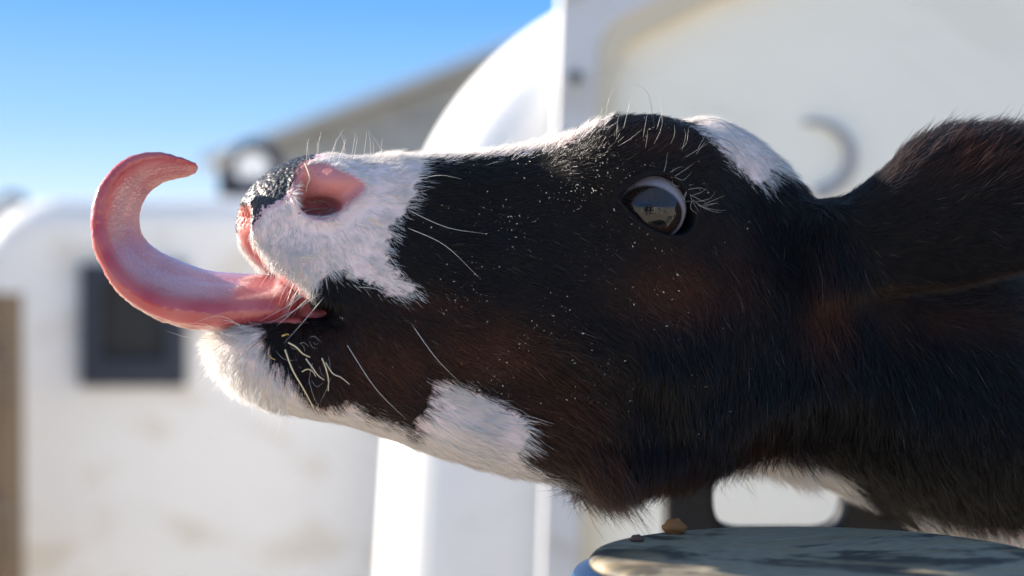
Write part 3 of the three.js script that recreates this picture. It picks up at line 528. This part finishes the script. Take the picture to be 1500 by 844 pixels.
// ---- tongue: a cupped blade swept along its curl, its upper face turned to the inside of the curl
{
  const prs = [[290, 246, 290, 246], [280, 237, 273, 257], [262, 231, 252, 261], [222, 225, 235, 270], [180, 236, 217, 286], [148, 266, 209, 304], [132, 309, 207, 322], [131, 345, 211, 344], [144, 388, 226, 366], [172, 428, 252, 383], [220, 458, 290, 396], [286, 477, 330, 402], [340, 476, 365, 402], [400, 474, 415, 404], [450, 464, 455, 418], [492, 456, 492, 434]];
  const C = prs.map(p => { const [a, b] = sketch(p[0], p[1], 0), [c, d] = sketch(p[2], p[3], 0); return [(a + c) / 2, (b + d) / 2, Math.hypot(a - c, b - d) / 2]; });
  const curve = new THREE.CatmullRomCurve3(C.map(c => V(c[0], c[1], 0)), false, 'centripetal'), rad = new THREE.CatmullRomCurve3(C.map((c, i) => V(i, c[2], 0)), false, 'centripetal');
  const NS = 420, NR = 150, pos = [], col = [], ix = [];
  for (let i = 0; i <= NS; i++) {
    const t = Math.pow(i / NS, 1.12), c = curve.getPoint(t), T = curve.getTangent(t), H = (rad.getPoint(t).y * .98 + .0016 * smooth(.06, 0, t)) * Math.sqrt(Math.min(1, (i + .02) / 14)), base = smooth(.48, .80, t);
    let Nv = V(-T.y, T.x, 0); // towards the inside of the curl
    const ins = V(sketch(235, 335)[0], sketch(235, 335)[1], 0).sub(c); if (t < .7 ? Nv.dot(ins) < 0 : Nv.y < 0) Nv.negate();
    const tau = mix(.58, .34, base), bf = mix(.48, .84, base), b = H * bf; let a = Math.sqrt(Math.max(1e-8, (H * H - (b * Math.cos(tau)) ** 2))) / Math.sin(tau);
    a *= 1 - .75 * smooth(.84, .95, t);
    const nd = Nv.clone().multiplyScalar(Math.cos(tau)).add(V(0, 0, Math.sin(tau))), A = Nv.clone().multiplyScalar(-Math.sin(tau)).add(V(0, 0, Math.cos(tau)));
    for (let j = 0; j <= NR; j++) {
      const ph = j / NR * 2 * Math.PI, cx = Math.cos(ph), sx = Math.sin(ph), ex = Math.sign(cx) * Math.pow(Math.abs(cx), .85), ey = Math.sign(sx) * Math.pow(Math.abs(sx), .85);
      const dors = smooth(.45, .92, sx);
      let k = b * ey; k -= b * .30 * dors * (1 - Math.abs(cx)) * (1 - .5 * base); // cupped upper face
      const vent = smooth(-.25, -.5, sx); k -= .0012 * base * Math.exp(-(((sx + .42) / .09) ** 2)) * -1;
      const q = c.clone().addScaledVector(A, a * ex).addScaledVector(nd, k);
      const wl = worley(q.x * 1100, q.y * 1100, q.z * 1100), pap = dors * smooth(.45, .1, wl), br = noise(q.x * 90, q.y * 90, q.z * 90), fn = noise(q.x * 700, q.y * 700, q.z * 700);
      const lump = pap * .00022 + .0004 * br * (1 - dors) + .00012 * fn + .00022 * (1 - dors) * noise(q.x * 240, q.y * 240, q.z * 240 + 3) + .0006 * vent * noise(q.x * 260, q.y * 700, q.z * 260);
      q.addScaledVector(nd, lump * sx).addScaledVector(A, lump * cx);
      pos.push(q.x, q.y, q.z);
      const strk = smooth(.2, .6, noise(q.x * 60, q.y * 300, q.z * 120)) * dors * .4;
      const r = mix(.41, .43, dors) + .05 * br, g = mix(.052, .150, dors) + .10 * vent + .05 * br + .12 * pap + .08 * strk, bb = mix(.056, .156, dors) + .07 * vent + .04 * br + .12 * pap + .08 * strk;
      col.push(r, g, bb);
      if (i < NS && j < NR) { const o = i * (NR + 1) + j; ix.push(o, o + 1, o + NR + 1, o + 1, o + NR + 2, o + NR + 1); }
    }
  }
  const g = new THREE.BufferGeometry(); g.setAttribute('position', new THREE.Float32BufferAttribute(pos, 3)); g.setAttribute('color', new THREE.Float32BufferAttribute(col, 3)); g.setIndex(ix); g.computeVertexNormals();
  inHead(mesh('tongue', g, std(1, 1, 1, .42, { kind: 'MeshPhysicalMaterial', vertexColors: true, clearcoat: 1, clearcoatRoughness: .09 }), calf)).userData.label = 'long wet pink tongue curled upward';
}

// ---- where a sight line of the side elevation meets the coat (head frame)
function onSkin(px, py) {
  const inv = (x, y, z) => { const a = x - P0.x, c = z - P0.z; return [a * cY - c * sY, y - P0.y, a * sY + c * cY]; };
  const dx = (px - 750) / FOC, dy = -(py - 422) / FOC;
  for (let D = .74; D < 1.05; D += .0005) { const q = inv(dx * D, EYE_Y + dy * D, CAM_Z - D); if (sdf(...q) < 0) return q; }
  return null;
}
function hairTube(pts, r, tipTaper = .15, seg = 14) {
  const c = new THREE.CatmullRomCurve3(pts), n = 5, pos = [], nor = [], ix = [], F = c.computeFrenetFrames(seg);
  for (let i = 0; i <= seg; i++) { const t = i / seg, p = c.getPointAt(t), rr = r * mix(1, tipTaper, t * t); for (let q = 0; q < n; q++) { const a = q / n * 6.2832, d = F.normals[i].clone().multiplyScalar(Math.cos(a)).addScaledVector(F.binormals[i], Math.sin(a)); pos.push(p.x + d.x * rr, p.y + d.y * rr, p.z + d.z * rr); nor.push(d.x, d.y, d.z); } }
  for (let i = 0; i < seg; i++) for (let q = 0; q < n; q++) { const a = i * n + q, b = i * n + (q + 1) % n; ix.push(a, b, a + n, b, b + n, a + n); }
  const g = new THREE.BufferGeometry(); g.setAttribute('position', new THREE.Float32BufferAttribute(pos, 3)); g.setAttribute('normal', new THREE.Float32BufferAttribute(nor, 3)); g.setIndex(ix); return g;
}
// a hair from a root on the coat: (dx, dy) sketch units, out = metres it stands off, sag in metres
function whisker(px, py, dx, dy, out, r, sag = 0) {
  const q = onSkin(px, py); if (!q) return null;
  const n = grad(...q), a = V(...q), s = 1 / 3050, e = a.clone().add(V(dx * s, -dy * s, 0)).addScaledVector(V(...n), out), m = a.clone().lerp(e, .5).addScaledVector(V(...n), out * .25 + .001).add(V(0, -sag, 0));
  return hairTube([a.addScaledVector(V(...n), -.001), m, e], r);
}
const fineHair = std(.78, .74, .68, .4, { kind: 'MeshPhysicalMaterial', transmission: .3, thickness: 0 });
function hairs(name, list, mat) { const g = mergeGeometries(list.filter(Boolean)); const o = inHead(mesh(name, g, mat, calf)); o.userData.kind = 'stuff'; return o; }
{
  const L = [];
  for (const [x, y, dx, dy, s] of [[592, 304, 115, 44, .004], [590, 330, 108, 84, -.003], [600, 470, 70, 90, .003], [560, 360, 40, 66, .002], [548, 300, 70, -8, 0], [505, 500, 85, 110, .004], [470, 430, -62, 28, 0], [465, 420, -75, 40, 0], [455, 434, -52, 42, 0], [475, 435, -48, 50, 0], [460, 405, 46, 14, -.004], [500, 396, 22, 14, 0], [440, 385, 35, -30, .002], [520, 420, 60, 20, -.002], [610, 262, 60, 14, 0]]) L.push(whisker(x, y, dx, dy, .010, .00016, s));
  for (let k = 0; k < 26; k++) { const x = 375 - rnd() * 55, y = 470 + rnd() * 30; L.push(whisker(x, y, -35 - rnd() * 45, -28 + rnd() * 45, .004, .00012, gauss() * .0015)); }
  for (let k = 0; k < 70; k++) { const t = rnd(), x = 312 + t * 110 + gauss() * 4, y = 510 + t * 82 + gauss() * 6; L.push(whisker(x, y, -22 + 26 * t + gauss() * 12, 22 + rnd() * 26, .006, .00009, gauss() * .001)); }
  for (let k = 0; k < 16; k++) { const x = 448 + k * 8 + gauss() * 4; L.push(whisker(x, 238, gauss() * 10, -24 - rnd() * 16, .004, .0001)); }
  for (let k = 0; k < 40; k++) L.push(whisker(395 + rnd() * 70, 380 + rnd() * 48, -18 + gauss() * 14, 22 + rnd() * 20, .004, .00011, gauss() * .001));
  for (let k = 0; k < 18; k++) { const t = rnd(); L.push(whisker(385 + t * 95 + gauss() * 8, 472 + t * 70 + gauss() * 22, 10 + gauss() * 22, 18 + gauss() * 20, .003 + rnd() * .004, .00008, gauss() * .0015)); }
  hairs('whiskers', L, fineHair);
  const B = [];
  for (let k = 0; k < 16; k++) { const x = 880 + k * 10 + gauss() * 6, y = 212 + gauss() * 14 - (k > 7 ? 6 : 0); B.push(whisker(x, y, 6 + gauss() * 16, -14 - rnd() * 32, .004 + rnd() * .005, .00009, gauss() * .002)); }
  for (let k = 0; k < 26; k++) { const t = k / 25, x = mix(978, 1028, t) + gauss() * 3, y = mix(255, 303, t) + gauss() * 3; B.push(whisker(x, y, 4 + rnd() * 24, -20 + t * 24 + gauss() * 14, .004 + rnd() * .005, .00007, gauss() * .0012)); }
  hairs('eyelashes', B, fineHair);
  const K = []; for (const [x, y, dx, dy] of [[990, 186, 110, 40], [1000, 182, 90, 60], [960, 186, -40, -38], [1020, 200, 70, 70]]) K.push(whisker(x, y, dx, dy, .010, .0001, -.004));
  hairs('long_guard_hairs', K, std(.05, .045, .045, .4));
}
// ---- dust flecks caught in the coat
{
  const list = [];
  for (let k = 0; k < 4600 && list.length < 800; k++) {
    let x, y; const r = rnd();
    if (r < .22) { x = 880 + gauss() * 55; y = 225 + gauss() * 22; } else if (r < .3) { x = 865 + gauss() * 25; y = 285 + gauss() * 18; } else if (r < .85) { x = 640 + rnd() * 380; y = 240 + rnd() * 350; } else { x = 560 + rnd() * 560; y = 260 + rnd() * 420; }
    if (noise(x * .013, y * .013, 3) + .35 * noise(x * .05, y * .05, 8) < rnd() * .5 - .18) continue;
    const q = onSkin(x, y); if (!q) continue; if (hairless(...q) || whiteness(...q) > -6) continue;
    const n = grad(...q), h = .0022 + rnd() * .002; list.push([q[0] + n[0] * h, q[1] + n[1] * h, q[2] + n[2] * h]);
  }
  const g = new THREE.OctahedronGeometry(1, 0), im = new THREE.InstancedMesh(g, std(.50, .45, .36, .85), list.length), M = new THREE.Matrix4();
  list.forEach((p, i) => { const s = .00009 + .00032 * rnd() ** 3; M.compose(V(...p), new THREE.Quaternion().setFromEuler(new THREE.Euler(rnd() * 6, rnd() * 6, rnd() * 6)), V(s, s * .5, s * (1 + rnd() * 1.4))); im.setMatrixAt(i, M); });
  im.name = 'dust_flecks'; im.userData.kind = 'stuff'; calf.add(inHead(im));
}
// ---- straw stuck to the chin and lips
{
  const straw = [std(.62, .53, .33, .6), std(.55, .50, .38, .6), std(.6, .38, .12, .6)];
  [[[418, 512], [428, 540], [446, 568], [460, 590]], [[424, 462], [438, 468], [452, 478], [458, 484]], [[423, 502], [434, 508], [444, 518], [454, 523]], [[448, 525], [456, 536], [466, 550], [474, 556]], [[471, 524], [476, 538], [480, 556], [480, 570]], [[476, 530], [486, 546], [498, 552], [510, 562]], [[442, 544], [450, 540], [458, 544], [462, 551]], [[440, 314], [455, 304], [468, 301], [487, 303]], [[447, 245], [445, 258], [445, 268], [440, 279]], [[480, 324], [486, 326], [492, 328], [498, 331]], [[538, 322], [546, 325], [553, 330], [558, 334]], [[440, 378], [455, 378], [466, 372], [476, 363]], [[414, 492], [418, 491], [421, 490], [424, 491]], [[396, 520], [398, 524], [401, 526], [404, 527]], [[352, 476], [356, 474], [360, 476], [362, 480]]].forEach((pts, i) => {
    const c = pts.map(p => onSkin(...p)); if (c.some(x => !x)) return;
    const q = c.map((p, k) => { const n = grad(...p), h = .003 + (k === 1 ? .0012 : 0); return V(p[0] + n[0] * h, p[1] + n[1] * h, p[2] + n[2] * h); });
    const face = i >= 7 && i <= 11; const g = hairTube(q, .00026 + .00018 * rnd(), .6, 14);
    const m = mesh('straw', g, straw[i > 11 ? 2 : i % 2]); m.rotation.y = YAW; m.position.copy(P0);
    top(m, i > 11 ? 'feed_scrap' : 'straw_bit', ['longest straight pale straw bit on the black chin patch', 'pale straw bit just below the mouth corner, uppermost on the chin patch', 'short slanting straw bit between the longest one and the mouth', 'thin straw bit crossing the middle of the black chin patch', 'upright straw bit touching a slanting one on the chin patch', 'slanting straw bit branching off the upright one on the chin', 'small hooked straw bit beside the longest one on the chin', 'curved straw bit lying across the lower edge of the nostril', 'upright straw bit hanging over the front of the nostril', 'tiny straw bit on white hair just below the nostril', 'tiny straw bit on white hair close to the black cheek', 'curved straw bit on the white upper lip below the nostril', 'tiny orange feed scrap on the chin patch below the mouth', 'tiny orange feed scrap where the chin turns from white to black', 'tiny orange feed scrap on the lower lip under the tongue'][i], i > 11 ? 'scrap' : 'straw', i > 11 ? 'orange scraps on the chin' : face ? 'straw bits on the muzzle' : 'straw bits on the chin');
  });
}
// ---------------------------------------------------------------- the two onlookers across from the calf, mirrored in its eye
{
  const S = [[[.09, .09, .05], [.10, .5, 0], .052, .062], [[.10, .5, 0], [.085, .92, 0], .066, .092], [[.09, .045, .03], [.10, .04, .17], .045, .036], [[0, .98, 0], [0, 1.2, 0], .135, .13], [[.06, 1.2, 0], [.13, 1.36, 0], .11, .085], [[0, 1.3, 0], [0, 1.38, 0], .12, .09],
    [[.19, 1.38, 0], [.27, 1.12, -.04], .062, .052], [[.27, 1.12, -.04], [.17, .95, .1], .05, .045], [[0, 1.4, 0], [0, 1.52, .015], .055, .052]];
  const f = (x, y, z) => { const X = Math.abs(x); let d = 1; for (const [a, b, ra, rb] of S) d = smin(d, cap(X, y, z, a, b, ra, rb), .03); d = smin(d, ell(x, y, z, [0, 1.62, .02], [.075, .112, .092]), .02); d = smin(d, ell(x, y, z, [0, 1.6, .112], [.014, .024, .018]), .01); d = smin(d, ell(X, y, z, [.078, 1.61, .01], [.012, .03, .02]), .008); return d; };
  const { pos, idx } = surfaceNets(f, [-.42, -.02, -.24], [.42, 1.78, .3], .017);
  for (const [x, z, turn, coat, legs, label] of [[-.55, 2.9, Math.PI * .95, [.03, .035, .05], [.03, .035, .06], 'person in a dark jacket and dark trousers with hands in pockets'], [.02, 3.3, Math.PI * 1.05, [.20, .02, .02], [.02, .02, .025], 'person in a red jacket and black trousers with hands in pockets']]) {
    const g = new THREE.BufferGeometry(), c = []; g.setAttribute('position', new THREE.Float32BufferAttribute(pos, 3)); g.setIndex(idx); g.computeVertexNormals();
    for (let i = 0; i < pos.length; i += 3) { const [X, Y, Z] = [pos[i], pos[i + 1], pos[i + 2]]; c.push(...(Y < .1 ? [.02, .018, .015] : Y < .93 ? legs : Y < 1.47 ? coat : Y > 1.66 || Z < -.01 ? [.04, .025, .015] : [.45, .27, .2])); }
    g.setAttribute('color', new THREE.Float32BufferAttribute(c, 3));
    const m = mesh('person', g, std(1, 1, 1, .85, { vertexColors: true })); m.position.set(x, 0, z); m.rotation.y = turn;
    top(m, 'person', label, 'person');
  }
}
renderer.render(scene, camera);
